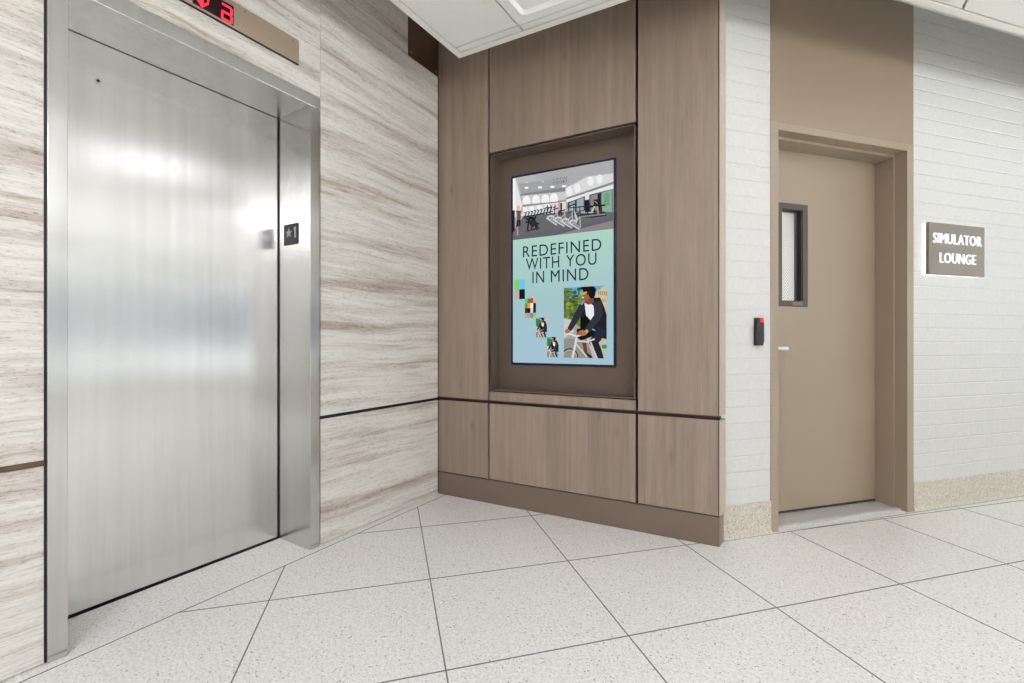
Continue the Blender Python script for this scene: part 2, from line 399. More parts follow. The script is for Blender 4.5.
# joints between the terrazzo panels: two families at 45 degrees to the elevator wall, and border joints along the walls
bmj = bmesh.new()
tt = Vector((1, 1))/math.sqrt(2); nn = Vector((1, -1))/math.sqrt(2)
room = [w2(FC, ROOM_U, 0), w2(FC, ROOM_U, ROOM_N), A_END, w2(FA, 1.824, 0), w2(FB, 1.69, 0)]
hA, hB, hC = half(FA, .046), half(FB, -.004), half(FC, .018)
def strip(p, q, w, *hs):
    p, q = Vector(p), Vector(q); d = (q-p).normalized(); s = Vector((-d.y, d.x))*w/2
    poly = clips([tuple(p+s), tuple(p-s), tuple(q-s), tuple(q+s)], *hs)
    if poly: slabpoly(bmj, poly, -.002, .0006)
def joint(p, q, w=.0048):
    base = (hA, far_line, opp_line)
    strip(p, q, w, *base, hB)
    strip(p, q, w, *base, neg(hB), hC)
for t in [-.444-.614*k for k in range(5, 0, -1)] + [-.444, .167, .783, 1.399, 2.025, 2.664] + [2.664+.62*k for k in range(1, 9)]:
    joint(tt*t+nn*-6, tt*t+nn*8)
for n in [-2.505, -1.951, -1.401] + [-1.401+.552*k for k in range(1, 11)]:
    k = .0065 if n > -1.5 else 0.
    joint(nn*(n+.004+k*8.3)+tt*-8, nn*(n+.004-k*11.7)+tt*12)
strip(w2(FA, uA_end, .046), w2(FA, 1.87, .046), .0045, hB)
strip(w2(FC, -.3, .018), w2(FC, ROOM_U, .018), .004, hA, neg(half(FB, 0)))
jo = obj('panel_joint', bmj, M['grout'], parent=fl)

# ------------------------------------------------------------------ wall_left: travertine slabs on a core, with the elevator opening
OP0, OP1, OPT = -.0075, .957, 2.178
wl = structure('wall_left', boxes((uA_end, OP0, .03, .30, 0, H0), (OP1, 1.86, .03, .30, 0, H0), (OP0, OP1, .03, .30, OPT, H0)), M['gap'], FA)
def slab(x0, x1, z0, z1): obj('stone_slab', box(x0, x1, 0, .03, z0, z1, bev=.0012), M['trav'], parent=wl)
TZ0, TZ1 = .612, .629
edges = [OP0-.001, -.98, -2.3, -3.6, uA_end]
for a, b in zip(edges[1:], edges[:-1]):
    if b <= a: continue
    slab(a+.0008, b-.0008, .004, TZ0); slab(a+.0008, b-.0008, TZ1, 1.86 if b < -.9 else H0)
    if b < -.9: slab(a+.0008, b-.0008, 1.861, H0)
slab(OP0, .9585, OPT, H0)
slab(.9600, 1.8225, .004, TZ0); slab(.9600, 1.8225, TZ1, H0)

tr = structure('trim_1', box(.9585, 1.822, .002, .03, TZ0+.001, TZ1-.001), M['channel'], FA, (.9585, 0, TZ0), 'dark recessed channel between the travertine slabs right of the elevator')
bm = bmesh.new(); bx(bm, uA_end, OP0-.001, -.006, .02, TZ0+.0005, TZ1-.0005, bev=.003)
structure('trim_2', bm, M['bronze_trim'], FA, (OP0, 0, TZ0), 'bronze rail across the travertine left of the elevator')

# dark cover panel high on the stone, right below the ceiling
pc = thing('cover_panel', FA, (1.69, 0, 2.705), 'dark bronze metal cover panel high on the travertine, at the corner under the ceiling', 'panel')
obj('plate', box(1.553, 1.821, -.006, 0, 2.70, 2.94, bev=.001), M['bronze_trim'], pc)
for x, z in ((1.575, 2.725), (1.80, 2.725)): obj('screw', cyl(bmesh.new(), (x, -.008, z), (x, -.005, z), .005, 12), M['bronze'], pc)

# ------------------------------------------------------------------ door_1: the elevator entrance
e1 = thing('door_1', FA, (.474, 0, 0), 'brushed stainless steel elevator door in a deep steel frame set in travertine wall', 'elevator', kind='structure')
fr = obj('door_frame', boxes((-.003, .044, -.008, .27, .001, 2.115), (.899, .9495, -.008, .27, .001, 2.115), bev=.0015), M['steel_frame'], e1)
obj('head', box(-.003, .9495, -.010, .27, 2.116, 2.171, bev=.0015), M['steel_frame'], fr)
# return beads: the bright thin edges of the jambs
obj('door_panel', box(.040, .893, .25, .285, .010, 2.114, bev=.001), M['steel'], e1)
bm = bmesh.new(); bx(bm, .893, .899, .247, .29, .004, 2.116); bx(bm, .044, .899, .250, .29, 2.1135, 2.1165); bx(bm, .044, .9, .287, .30, 0.0, 2.12)
obj('shadow_gap', bm, M['shaft'], e1)
obj('sill', box(.044, .899, .244, .29, .0005, .0035), M['steel_dark'], e1)
bm = cyl(bmesh.new(), (.193, .2485, 1.970), (.193, .2515, 1.970), .012, 20)
kh = obj('key_hole', bm, M['steel_frame'], e1); obj('slot', cyl(bmesh.new(), (.193, .2475, 1.970), (.193, .2510, 1.970), .0055, 16), M['black'], kh)
bm = boxes((-.0075, -.003, .004, .03, 0, 2.175), (.9495, .9565, .004, .03, 0, 2.175), (-.0075, .9565, .004, .03, 2.171, 2.1765))
obj('caulk_line', bm, M['black'], e1)
# shaft behind the door
obj('shaft_wall', boxes((-.05, 1.0, .30, .36, 0, 2.4)), M['shaft'], e1)

# floor designation plate on the right return of the frame
fp = thing('designation_plate', FA, (.899, .14, 1.467), 'small black plate with a star and 1 inside the elevator frame', 'sign')
PX = .8990
def plate_poly(pts, x0, x1):      # outline in (depth, z)
    bm = bmesh.new()
    a = [bm.verts.new((x0, d, z)) for d, z in pts]; b = [bm.verts.new((x1, d, z)) for d, z in pts]
    bm.faces.new(a); bm.faces.new(b[::-1]); n = len(pts)
    for i in range(n): bm.faces.new((a[i], b[i], b[(i+1) % n], a[(i+1) % n]))
    return bm
obj('plate', box(PX-.004, PX, .087, .200, 1.469, 1.571, bev=.001), M['black'], fp)
star = []
for i in range(10):
    a = math.pi/2+i*math.pi/5; r = .026 if i % 2 == 0 else .0105
    star.append((.156-r*math.cos(a), 1.527+r*math.sin(a)))
obj('star', plate_poly(star, PX-.0055, PX-.0035), M['platetext'], fp)
obj('numeral', plate_poly([(.100, 1.499), (.109, 1.499), (.109, 1.544), (.116, 1.540), (.116, 1.547), (.106, 1.553), (.100, 1.553)], PX-.0055, PX-.0035), M['platetext'], fp)

# position indicator above the elevator
ind = thing('floor_indicator', FA, (.474, 0, 2.278), 'bronze indicator plate with red arrow and digit above the elevator', 'indicator')
fpl = obj('face_plate', box(.102, .839, -.012, 0, 2.279, 2.389, bev=.001), M['bronze'], ind)
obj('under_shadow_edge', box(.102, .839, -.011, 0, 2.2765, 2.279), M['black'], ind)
obj('led_window', box(.396, .547, -.0128, -.011, 2.287, 2.366), M['darkred'], ind)
for x in (.122, .354, .588, .806):
    for z in (2.297, 2.371):
        obj('screw', cyl(bmesh.new(), (x, -.0138, z), (x, -.011, z), .0035, 10), M['chrome'], ind)
# digit strokes
dg = bmesh.new(); y0, y1 = -.0138, -.0126
L_, R_, Bz, Mz, Tz, w = .502, .538, 2.293, 2.322, 2.351, .0036
for x0, x1, z0, z1 in ((L_, R_, Tz-w, Tz+w), (L_, R_, Mz-w, Mz+w), (L_, R_, Bz-w, Bz+w), (R_-w*1.2, R_+w*1.2, Bz, Mz-.003), (R_-w*1.2, R_+w*1.2, Mz+.003, Tz), (L_-w, L_+w, Bz, Mz)):
    bx(dg, x0, x1, y0, y1, z0, z1)
obj('lit_digit', dg, M['red'], ind)
ar = bmesh.new()
bx(ar, 0.4240, 0.4330, y0, y1, 2.297, 2.358)
prism(ar, [(0.4285, 2.289), (0.4055, 2.315), (0.4055, 2.324), (0.4285, 2.300)], y0, y1)
prism(ar, [(0.4285, 2.289), (0.4515, 2.315), (0.4515, 2.324), (0.4285, 2.300)], y0, y1)
bx(ar, 0.4480, 0.4540, y0, y1, 2.326, 2.358); bx(ar, 0.4030, 0.4090, y0, y1, 2.326, 2.358)
obj('lit_arrow', ar, M['red'], ind)

# ------------------------------------------------------------------ wall_back: grey oak panelling with the display niche
U0, U1, BW = .002, 1.668, 1.686
NX0, NX1, NZ0, NZ1, ND = .3945, 1.2725, .690, 2.132, .10
wb = structure('wall_back', boxes((-.12, NX0-.006, .019, .30, 0, H0), (NX1+.006, 1.676, .019, .085, 0, H0), (NX1+.006, 1.60, .085, .30, 0, H0),
                                  (NX0-.006, NX1+.006, .019, .30, 0, NZ0-.006), (NX0-.006, NX1+.006, .019, .30, NZ1+.006, H0),
                                  (NX0-.006, NX1+.006, ND+.01, .30, NZ0-.006, NZ1+.006)), M['gap'], FB)
def panel(x0, x1, z0, z1): obj('wood_panel', box(x0, x1, 0, .020, z0, z1, bev=.0012), M['wood'], wb)
panel(U0, .3765, .632, H0); panel(.3885, 1.2735, 2.1445, H0); panel(1.2865, U1, .632, H0)
panel(.3885, 1.2735, .632, .684)
panel(U0, .3765, .149, .611); panel(.3885, 1.2735, .149, .611); panel(1.2865, U1, .149, .611)
for z0, z1 in ((.632, H0), (.149, .611)):
    obj('end_panel', slabpoly(bmesh.new(), [(U1+.004, .002), (U1+.008, .001), (1.697, .092), (U1+.004, .092)], z0, z1), M['lightbronze'], wb)
structure('trim_3', boxes((.0, 1.676, .010, .022, .611, .632)), M['channel'], FB, (.0, 0, .61), 'dark channel running across the wood panelling')
structure('trim_4', boxes((.002, 1.674, .0015, .022, .6265, .6315)), M['bronze_trim'], FB, (.0, 0, .63), 'thin bronze lip along the channel in the wood panelling')
structure('baseboard_back', slabpoly(bmesh.new(), [(.002, .002), (1.674, .002), (1.689, .085), (1.66, .10), (.002, .10)], 0, .142), M['plinth'], FB, None, 'brown plinth below the wood panelling')
nl = obj('niche_lining', boxes((NX0, NX0+.006, .001, ND, NZ0, NZ1), (NX1-.006, NX1, .001, ND, NZ0, NZ1), (NX0+.006, NX1-.006, .001, ND, NZ1-.006, NZ1),
                               (NX0+.006, NX1-.006, .001, ND, NZ0, NZ0+.006)), M['niche'], wb)
obj('niche_back', box(NX0, NX1, ND, ND+.008, NZ0, NZ1), M['niche'], wb)

# ---- display
DX0, DX1, DZ0, DZ1 = .509, 1.135, .862, 1.995
DW, DH, DY = DX1-DX0, DZ1-DZ0, .080
disp = thing('display_screen', FB, (.822, ND, DZ0), 'tall lit digital display with green-blue poster in the wood wall niche', 'display')
obj('housing', box(DX0-.013, DX1+.013, DY+.001, ND, DZ0-.013, DZ1+.013, bev=.002), M['bezel'], disp)
def mat_screen():
    m = bpy.data.materials.new('screen_glow'); m.use_nodes = True; nt = m.node_tree
    nt.nodes.remove(nt.nodes['Principled BSDF'])
    tc = nt.nodes.new('ShaderNodeTexCoord'); sp = nt.nodes.new('ShaderNodeSeparateXYZ'); nt.links.new(tc.outputs['Object'], sp.inputs[0])
    mr = N(nt, 'ShaderNodeMapRange'); mr.inputs[1].default_value = 0; mr.inputs[2].default_value = .70*DH
    nt.links.new(sp.outputs[2], mr.inputs[0])
    c = ramp(nt, mr.outputs[0], [(0, lin((166, 198, 214))), (.45, lin((166, 200, 205))), (1, lin((178, 216, 200)))])
    e = nt.nodes.new('ShaderNodeEmission'); nt.links.new(c, e.inputs[0]); e.inputs[1].default_value = .97
    nt.links.new(e.outputs[0], nt.nodes['Material Output'].inputs[0]); return m
obj('screen', box(DX0, DX1, DY, DY+.002, DZ0, DZ1), mat_screen(), disp)

class Pic:
    """flat picture shown on the screen: polygons in 0..1 picture space, clipped to it, each a hair in front of the last"""
    def __init__(s, x0, x1, z0, z1): s.r = (x0, x1, z0, z1); s.bm = bmesh.new(); s.mats = []; s.k = 0
    def poly(s, pts, rgb):
        for h in ((1, 0, 0), (-1, 0, -1), (0, 1, 0), (0, -1, -1)):
            pts = clip(pts, h) if len(pts) >= 3 else []
        if len(pts) < 3: return
        m = em(rgb)
        if m not in s.mats: s.mats.append(m)
        x0, x1, z0, z1 = s.r; y = DY-.0004-.00003*s.k; s.k += 1
        try: f = s.bm.faces.new([s.bm.verts.new((DX0+DW*(x0+(x1-x0)*u), y, DZ0+DH*(z0+(z1-z0)*(1-v)))) for u, v in pts])
        except ValueError: return
        f.material_index = s.mats.index(m)
    def rect(s, u0, v0, u1, v1, rgb): s.poly([(u0, v0), (u1, v0), (u1, v1), (u0, v1)], rgb)
    def ell(s, u, v, a, b, rgb, n=14): s.poly([(u+a*math.cos(i*2*math.pi/n), v+b*math.sin(i*2*math.pi/n)) for i in range(n)], rgb)
    def line(s, p, q, w, rgb, w2=None, asp=1.0):
        w2 = w if w2 is None else w2
        dx, dy = (q[0]-p[0])*asp, q[1]-p[1]; l = math.hypot(dx, dy) or 1; nx, ny = -dy/l/asp, dx/l
        s.poly([(p[0]+nx*w/2, p[1]+ny*w/2), (q[0]+nx*w2/2, q[1]+ny*w2/2), (q[0]-nx*w2/2, q[1]-ny*w2/2), (p[0]-nx*w/2, p[1]-ny*w/2)], rgb)
    def done(s, name):
        me = bpy.data.meshes.new(name); b = Vector(disp['_b'])
        for v in s.bm.verts: v.co -= b
        s.bm.to_mesh(me); s.bm.free()
        for m in s.mats: me.materials.append(m)
        o = bpy.data.objects.new(name, me); COL.objects.link(o); o.parent = disp; o['_b'] = list(b); return o

# gym picture at the top of the poster (points read from the photograph as fractions of the picture)
def G(x, y): t = 155-140*(x-80)/840; bt = 670-70*(x-80)/840; return ((x-80)/840, (y-t)/(bt-t))
g = Pic(0, 1, .664, 1)
def gp(pts, c): g.poly([G(*p) for p in pts], c)
def ge(x, y, a, b, c): g.poly([G(x+a*math.cos(i*math.pi/7), y+b*math.sin(i*math.pi/7)) for i in range(14)], c)
def gl(x0, y0, x1, y1, w, c):
    dx, dy = x1-x0, y1-y0; l = math.hypot(dx, dy) or 1; nx, ny = -dy/l*w/2, dx/l*w/2
    gp([(x0+nx, y0+ny), (x1+nx, y1+ny), (x1-nx, y1-ny), (x0-nx, y0-ny)], c)
g.rect(0, 0, 1, 1, (176, 176, 178))
gp([(80, 150), (250, 126), (470, 230), (540, 260), (150, 290), (80, 200)], (186, 186, 187))
gp([(130, 200), (560, 150), (540, 250), (160, 290)], (166, 167, 168))
gp([(150, 285), (545, 235), (545, 275), (160, 310)], (138, 138, 140))
gp([(160, 300), (545, 270), (545, 345), (165, 385)], (206, 206, 207))
gp([(165, 378), (545, 340), (545, 360), (165, 400)], (150, 150, 152))
gp([(165, 395), (545, 355), (545, 440), (165, 470)], (222, 222, 223))
for x, y in ((205, 335), (290, 330), (372, 325), (445, 318)):
    ge(x, y, 32, 34, (250, 250, 250)); gp([(x-34, y+4), (x+34, y), (x+34, y+34), (x-34, y+38)], (246, 246, 246))
for x, y in ((190, 415), (250, 408), (320, 400), (390, 392)): ge(x, y, 24, 20, (248, 248, 248))
for x, y in ((205, 235), (325, 232), (432, 229), (530, 226)): ge(x, y, 19, 9, (255, 255, 255))
for x, y in ((205, 190), (350, 185)): ge(x, y, 14, 5, (214, 214, 214))
gp([(540, 245), (720, 150), (920, 130), (920, 205), (545, 330)], (222, 222, 223))
for x, y in ((575, 270), (640, 245), (745, 190), (815, 175)): ge(x, y, 26, 40, (244, 244, 244))
gp([(545, 325), (920, 200), (920, 225), (548, 345)], (140, 141, 143))
gp([(548, 340), (920, 222), (920, 262), (550, 365)], (236, 236, 236))
gp([(80, 158), (105, 156), (165, 375), (165, 470), (80, 480)], (234, 234, 235))
gp([(80, 158), (100, 156), (104, 420), (80, 425)], (252, 252, 252))
gp([(560, 365), (700, 315), (700, 440), (565, 455)], (64, 70, 74))
gp([(572, 372), (620, 350), (620, 440), (572, 448)], (150, 168, 174)); gp([(635, 345), (690, 325), (690, 432), (635, 440)], (158, 178, 182))
gp([(700, 290), (735, 280), (735, 440), (700, 445)], (228, 228, 229))
gp([(735, 305), (915, 262), (915, 470), (735, 450)], (70, 76, 80))
gp([(745, 312), (815, 295), (815, 440), (745, 440)], (128, 146, 152)); gp([(830, 290), (910, 268), (910, 460), (830, 455)], (140, 176, 160)); gp([(850, 300), (890, 290), (890, 400), (850, 410)], (110, 164, 132))
gp([(800, 300), (822, 296), (822, 450), (800, 450)], (38, 42, 46))
gp([(80, 600), (180, 470), (560, 440), (700, 460), (920, 465), (920, 610), (80, 680)], (108, 108, 111))
gp([(80, 640), (400, 600), (920, 500), (920, 620), (80, 690)], (104, 104, 107))
gp([(400, 650), (920, 528), (920, 610), (420, 660)], (146, 136, 134))
gl(420, 640, 920, 522, 5, (70, 90, 168))
for i in range(9):
    x = 185+i*28; y = 462-i*5; gl(x, y+28, x+20, y-22, 9, (28, 29, 31)); gl(x-8, y+22, x+30, y+12, 8, (40, 41, 43)); gl(x+2, y-18, x+14, y-22, 8, (46, 47, 50))
for x in (385, 415, 450): gl(x, 465, x+6, 380, 8, (52, 54, 57)); gl(x-12, 405, x+16, 398, 8, (34, 36, 38))
# bike in front, left
for p in (((200, 490), (310, 560)), ((210, 600), (320, 570)), ((230, 480), (215, 590)), ((290, 470), (250, 580)), ((200, 520), (320, 540)), ((260, 480), (300, 590))): gl(*p[0], *p[1], 13, (30, 31, 34))
ge(265, 530, 34, 30, (48, 50, 54)); gl(195, 605, 325, 575, 8, (74, 76, 80)); ge(250, 490, 26, 12, (24, 25, 27))
# row of treadmills
for i in range(4):
    x = 385+i*62; y = 470+i*14
    gl(x, y+10, x+95, y+72, 26, (150, 152, 156)); gl(x-5, y+22, x+85, y+84, 7, (226, 226, 228)); ge(x+36, y+18, 32, 20, (206, 207, 210)); ge(x+36, y+24, 20, 10, (120, 122, 126))
    gl(x+95, y+66, x+88, y-58, 10, (176, 178, 182)); gl(x+55, y-46, x+96, y-60, 10, (60, 62, 66)); gl(x+30, y+30, x+92, y-20, 6, (196, 197, 200))
gl(590, 380, 640, 520, 16, (206, 207, 210)); gl(590, 525, 645, 518, 9, (200, 200, 204)); gl(560, 400, 625, 380, 14, (66, 68, 72))
# walkers
ge(492, 368, 9, 12, (204, 160, 140)); gp([(480, 380), (505, 378), (510, 430), (484, 432)], (238, 150, 140)); gl(492, 430, 488, 470, 14, (34, 34, 38)); gl(502, 430, 512, 468, 12, (34, 34, 38)); gp([(500, 368), (516, 370), (514, 440), (502, 440)], (38, 38, 42))
# right machines
gp([(640, 470), (855, 452), (870, 490), (760, 502), (650, 492)], (58, 58, 62)); gp([(700, 350), (735, 345), (738, 450), (702, 455)], (40, 30, 34))
for x in (610, 660, 720, 775, 830): gl(x, 400, x+4, 480, 8, (38, 39, 42))
gl(560, 412, 860, 395, 9, (44, 46, 48)); gl(740, 410, 860, 398, 12, (30, 31, 34))
ge(786, 332, 13, 16, (196, 132, 84)); gp([(768, 348), (804, 346), (798, 405), (772, 408)], (40, 40, 44)); gl(776, 360, 800, 380, 7, (226, 150, 60)); gl(798, 405, 806, 470, 13, (204, 152, 116)); gl(778, 405, 752, 462, 12, (190, 204, 196))
gp([(650, 485), (860, 468), (862, 480), (660, 496)], (140, 142, 146))
# man at left edge
gp([(80, 425), (100, 420), (100, 590), (80, 610)], (26, 30, 44)); ge(132, 402, 15, 20, (226, 178, 160)); gp([(112, 425), (158, 425), (154, 505), (116, 510)], (92, 92, 88)); gl(118, 440, 114, 510, 11, (206, 166, 150)); gl(128, 505, 120, 570, 20, (44, 44, 46)); gl(144, 505, 146, 555, 16, (34, 34, 36)); gl(122, 560, 126, 625, 12, (198, 160, 146)); gl(112, 628, 142, 626, 8, (150, 150, 150)); ge(165, 425, 8, 30, (220, 160, 130))
g.done('gym_picture')

WORDS = (('REDEFINED', .113, .893, .5645, .623), ('WITH', .145, .490, .4955, .5555), ('YOU', .558, .848, .4955, .5555), ('IN', .214, .337, .4225, .4835), ('MIND', .405, .773, .4225, .4835))
def poster_text(name, s, x0, x1, z0, z1, col, weight=0., sp=1.12):
    obj(name, text_bm(s, DX0+DW*x0, DX0+DW*x1, DZ0+DH*z0, DZ0+DH*z1, DY-.0042, DY-.0036, weight, sp), em(col), disp)
for word, x0, x1, z0, z1 in WORDS: poster_text('headline_word', word, x0, x1, z0, z1, (28, 52, 66), .0)
poster_text('caption', 'COURT', .425, .572, .927, .942, (92, 96, 100), .006, 1.5)
bm = bmesh.new()
for i in range(8): x = DX0+DW*(.425+.0188*i); bx(bm, x, x+.007, DY-.0042, DY-.0036, DZ0+DH*.951, DZ0+DH*(.956 if i % 2 else .958))
obj('caption_line', bm, em((132, 134, 137)), disp)

# picture of a cyclist (normalised from a crop of the photograph)
def K(x, y): return ((x-68)/325, (y-84)/538)
def cyclist(x0, x1, z0, z1, name, small=False):
    c = Pic(x0, x1, z0, z1)
    def P(pts, col): c.poly([K(*p) for p in pts], col)
    def E(x, y, a, b, col, n=14): c.poly([K(x+a*math.cos(i*2*math.pi/n), y+b*math.sin(i*2*math.pi/n)) for i in range(n)], col)
    def Ln(pts, w, col):
        for (x, y, q), (xx, yy, r) in zip(pts[:-1], pts[1:]):
            dx, dy = xx-x, yy-y; l = math.hypot(dx, dy) or 1; nx, ny = -dy/l/2, dx/l/2
            P([(x+nx*q*w, y+ny*q*w), (xx+nx*r*w, yy+ny*r*w), (xx-nx*r*w, yy-ny*r*w), (x-nx*q*w, y-ny*q*w)], col); E(xx, yy, r*w/2, r*w/2, col, 10)
    P([(60, 70), (400, 70), (400, 640), (60, 640)], (86, 172, 222))
    r = random.Random(3)
    if not small:
        P([(60, 140), (200, 200), (215, 380), (60, 330)], (88, 112, 52))
        for i in range(70):
            E(60+r.random()*135, 95+r.random()*215, 10+r.random()*13, 9+r.random()*12, r.choice([(92, 118, 44), (122, 140, 52), (70, 96, 44), (150, 158, 70), (104, 130, 80), (60, 84, 40)]), 8)
        P([(160, 330), (215, 300), (225, 400), (160, 420)], (110, 134, 46))
    else: P([(60, 110), (215, 140), (215, 380), (60, 330)], (70, 128, 66))
    P([(300, 150), (340, 100), (400, 80), (400, 420), (340, 300)], (216, 196, 164))
    if not small:
        for i in range(5): P([(330+i*14, 120+i*2), (337+i*14, 120+i*2), (337+i*14, 150+i*2), (330+i*14, 150+i*2)], (160, 132, 100)); P([(345+i*12, 180), (351+i*12, 180), (351+i*12, 205), (345+i*12, 205)], (176, 146, 108))
        E(330, 100, 22, 12, (112, 168, 204)); 
    P([(60, 310), (130, 330), (200, 400), (200, 640), (60, 640)], (170, 168, 164))
    P([(60, 320), (120, 330), (150, 420), (60, 480)], (206, 205, 202))
    P([(60, 480), (400, 460), (400, 640), (60, 640)], (150, 146, 140))
    P([(240, 470), (400, 440), (400, 640), (300, 640)], (196, 190, 182))
    E(375, 535, 22, 16, (74, 150, 90))
    # wheel
    if not small:
        pts = [(115+62*math.cos(a), 615+62*math.sin(a)) for a in [math.pi+i*math.pi/10 for i in range(11)]]
        Ln([(x, y, 1) for x, y in pts], 10, (74, 66, 58)); Ln([(115+52*math.cos(a), 615+52*math.sin(a), 1) for a in [math.pi+i*math.pi/10 for i in range(11)]], 5, (196, 186, 172))
    # far leg, body, near leg
    Ln([(225, 500, 1), (240, 585, .8)], 30, (116, 66, 50)); Ln([(240, 590, 1), (275, 612, .8)], 26, (52, 48, 52))
    P([(196, 240), (236, 190), (300, 170), (345, 170), (378, 250), (392, 300), (392, 480), (352, 470), (320, 420), (268, 380), (196, 400)], (36, 37, 44))
    P([(228, 205), (262, 205), (298, 230), (300, 300), (285, 350), (240, 300)], (238, 238, 242))
    P([(240, 300), (285, 350), (270, 395), (200, 402), (200, 320)], (20, 20, 24))
    Ln([(360, 400, 1), (320, 470, .95), (292, 500, .8)], 74, (44, 45, 54)); Ln([(300, 500, 1), (330, 560, .85), (352, 625, .7)], 58, (38, 39, 47))
    E(235, 430, 66, 34, (28, 28, 32)); P([(170, 400), (250, 396), (310, 420), (300, 455), (200, 490), (170, 460)], (26, 26, 30))
    # frame and bar
    Ln([(168, 470, 1), (150, 560, 1), (135, 625, 1)], 17, (222, 222, 226)); Ln([(165, 490, 1), (245, 500, 1), (300, 480, 1)], 12, (214, 213, 214)); Ln([(160, 510, 1), (245, 610, 1)], 12, (210, 208, 208)); Ln([(275, 500, 1), (320, 620, 1)], 11, (206, 204, 204))
    Ln([(85, 432, 1), (120, 440, 1), (170, 458, 1), (235, 436, 1)], 13, (226, 226, 229))
    # arms
    Ln([(215, 225, 1), (165, 320, .95), (118, 398, .75)], 52, (50, 51, 60)); Ln([(325, 200, 1.15), (335, 300, 1.), (256, 405, .8)], 58, (54, 55, 64))
    E(98, 418, 22, 17, (176, 112, 84)); E(215, 432, 34, 22, (182, 116, 88)); E(185, 436, 20, 12, (160, 98, 74)); E(246, 420, 10, 14, (196, 190, 90))
    # head
    P([(228, 170), (290, 160), (300, 205), (262, 222), (232, 208)], (128, 78, 58))
    E(240, 150, 32, 42, (158, 100, 74)); E(222, 176, 13, 13, (150, 92, 68)); P([(208, 158), (226, 160), (224, 172), (212, 170)], (232, 214, 204))
    E(266, 112, 50, 34, (26, 22, 24)); E(285, 140, 26, 36, (28, 24, 26)); E(222, 94, 26, 14, (26, 22, 24)); 
    P([(203, 128), (248, 120), (246, 138), (208, 150)], (206, 178, 44)); Ln([(246, 128, 1), (282, 136, 1)], 5, (60, 50, 30))
    return c.done(name)
cyclist(.535, .942, .031, .389, 'cyclist_picture')
cyclist(.249, .364, .135, .239, 'small_cyclist_picture', True)
cyclist(.364, .482, .032, .137, 'small_cyclist_picture', True)
p = Pic(.018, .131, .342, .447)
p.rect(0, 0, .46, .5, (138, 212, 96)); p.rect(.46, 0, 1, .5, (108, 204, 246)); p.rect(0, .5, .46, 1, (196, 180, 172)); p.rect(.46, .5, 1, 1, (26, 26, 34)); p.done('pixel_tile')
p = Pic(.131, .249, .240, .344)
cols = [[(110, 206, 104), (120, 112, 104), (176, 84, 50), (238, 182, 130)], [(96, 160, 60), (238, 168, 34), (250, 246, 250), (30, 28, 34)], [(82, 34, 46), (34, 20, 28), (226, 206, 240), (40, 34, 44)], [(186, 170, 158), (178, 164, 152), (150, 138, 128), (140, 214, 84)]]
for j in range(4):
    for i in range(4): p.rect(i/4, j/4, (i+1)/4, (j+1)/4, cols[j][i])
p.done('pixel_tile')

# ------------------------------------------------------------------ wall_right: painted brick with terrazzo cove base
DU0, DU1, DT = .291, 1.336, 2.098
wr = structure('wall_right', boxes((-.02, DU0, 0, .25, 0, H0), (DU1, ROOM_U, 0, .25, 0, H0)), M['brick'], FC)
def cove(x0, x1):
    bm = bmesh.new()
    pts = [(.012, .0), (-.017, .0), (-.016, .004), (-.012, .010), (-.008, .018), (-.0065, .030), (-.0065, .163), (-.004, .167), (.012, .168)]
    a = [bm.verts.new((x0, y, z)) for y, z in pts]; b = [bm.verts.new((x1, y, z)) for y, z in pts]
    bm.faces.new(a); bm.faces.new(b[::-1])
    for i in range(len(pts)): j = (i+1) % len(pts); bm.faces.new((a[i], b[i], b[j], a[j]))
    return bm
structure('baseboard_right', cove(-.016, DU0), M['cove'], FC, None, 'speckled terrazzo base under the narrow brick strip left of the beige door')
structure('baseboard_corridor', cove(DU1, ROOM_U), M['cove'], FC, None, 'speckled terrazzo base under the brick right of the beige door')

# ------------------------------------------------------------------ door_2: beige steel door in a deep frame, transom panel above
FI0, FI1 = .341, 1.2835
d2 = thing('door_2', FC, (.81, 0, 0), 'beige painted metal door with narrow wired-glass window, recessed in deep beige frame', 'door', kind='structure')
fr = obj('door_frame', boxes((DU0, FI0, -.004, .215, 0, DT+.04), (FI1, DU1, -.004, .215, 0, DT+.04), (FI0, FI1, -.004, .215, DT, DT+.04), bev=.0015), M['beige'], d2)
obj('door_stop', boxes((FI0, FI0+.015, .062, .165, 0, DT), (FI1-.015, FI1, .062, .165, 0, DT), (FI0+.015, FI1-.015, .062, .165, DT-.015, DT), bev=.001), M['beige'], fr)
obj('transom_panel', box(DU0, DU1, -.003, .06, DT+.041, H0, bev=.001), M['beige_t'], d2)
LY = .166
WX0, WX1, WZ0, WZ1 = .541, .693, 1.226, 1.748
lf = obj('door_leaf', boxes((FI0+.003, WX0, LY, LY+.045, .026, DT-.004), (WX1, FI1-.003, LY, LY+.045, .026, DT-.004), (WX0, WX1, LY, LY+.045, .026, WZ0), (WX0, WX1, LY, LY+.045, WZ1, DT-.004)), M['beige'], d2)
wf = obj('window_frame', boxes((WX0-.037, WX0, LY-.006, LY+.05, WZ0-.034, WZ1+.034), (WX1, WX1+.037, LY-.006, LY+.05, WZ0-.034, WZ1+.034), (WX0, WX1, LY-.006, LY+.05, WZ0-.034, WZ0), (WX0, WX1, LY-.006, LY+.05, WZ1, WZ1+.034), bev=.0012), M['winframe'], lf)
obj('glazing_bead', boxes((WX0, WX0+.004, LY+.006, LY+.05, WZ0, WZ1), (WX1-.004, WX1, LY+.006, LY+.05, WZ0, WZ1), (WX0, WX1, LY+.006, LY+.05, WZ1-.004, WZ1)), M['black'], wf)
obj('window_pane', box(WX0, WX1, LY+.030, LY+.034, WZ0, WZ1), M['wired'], wf)
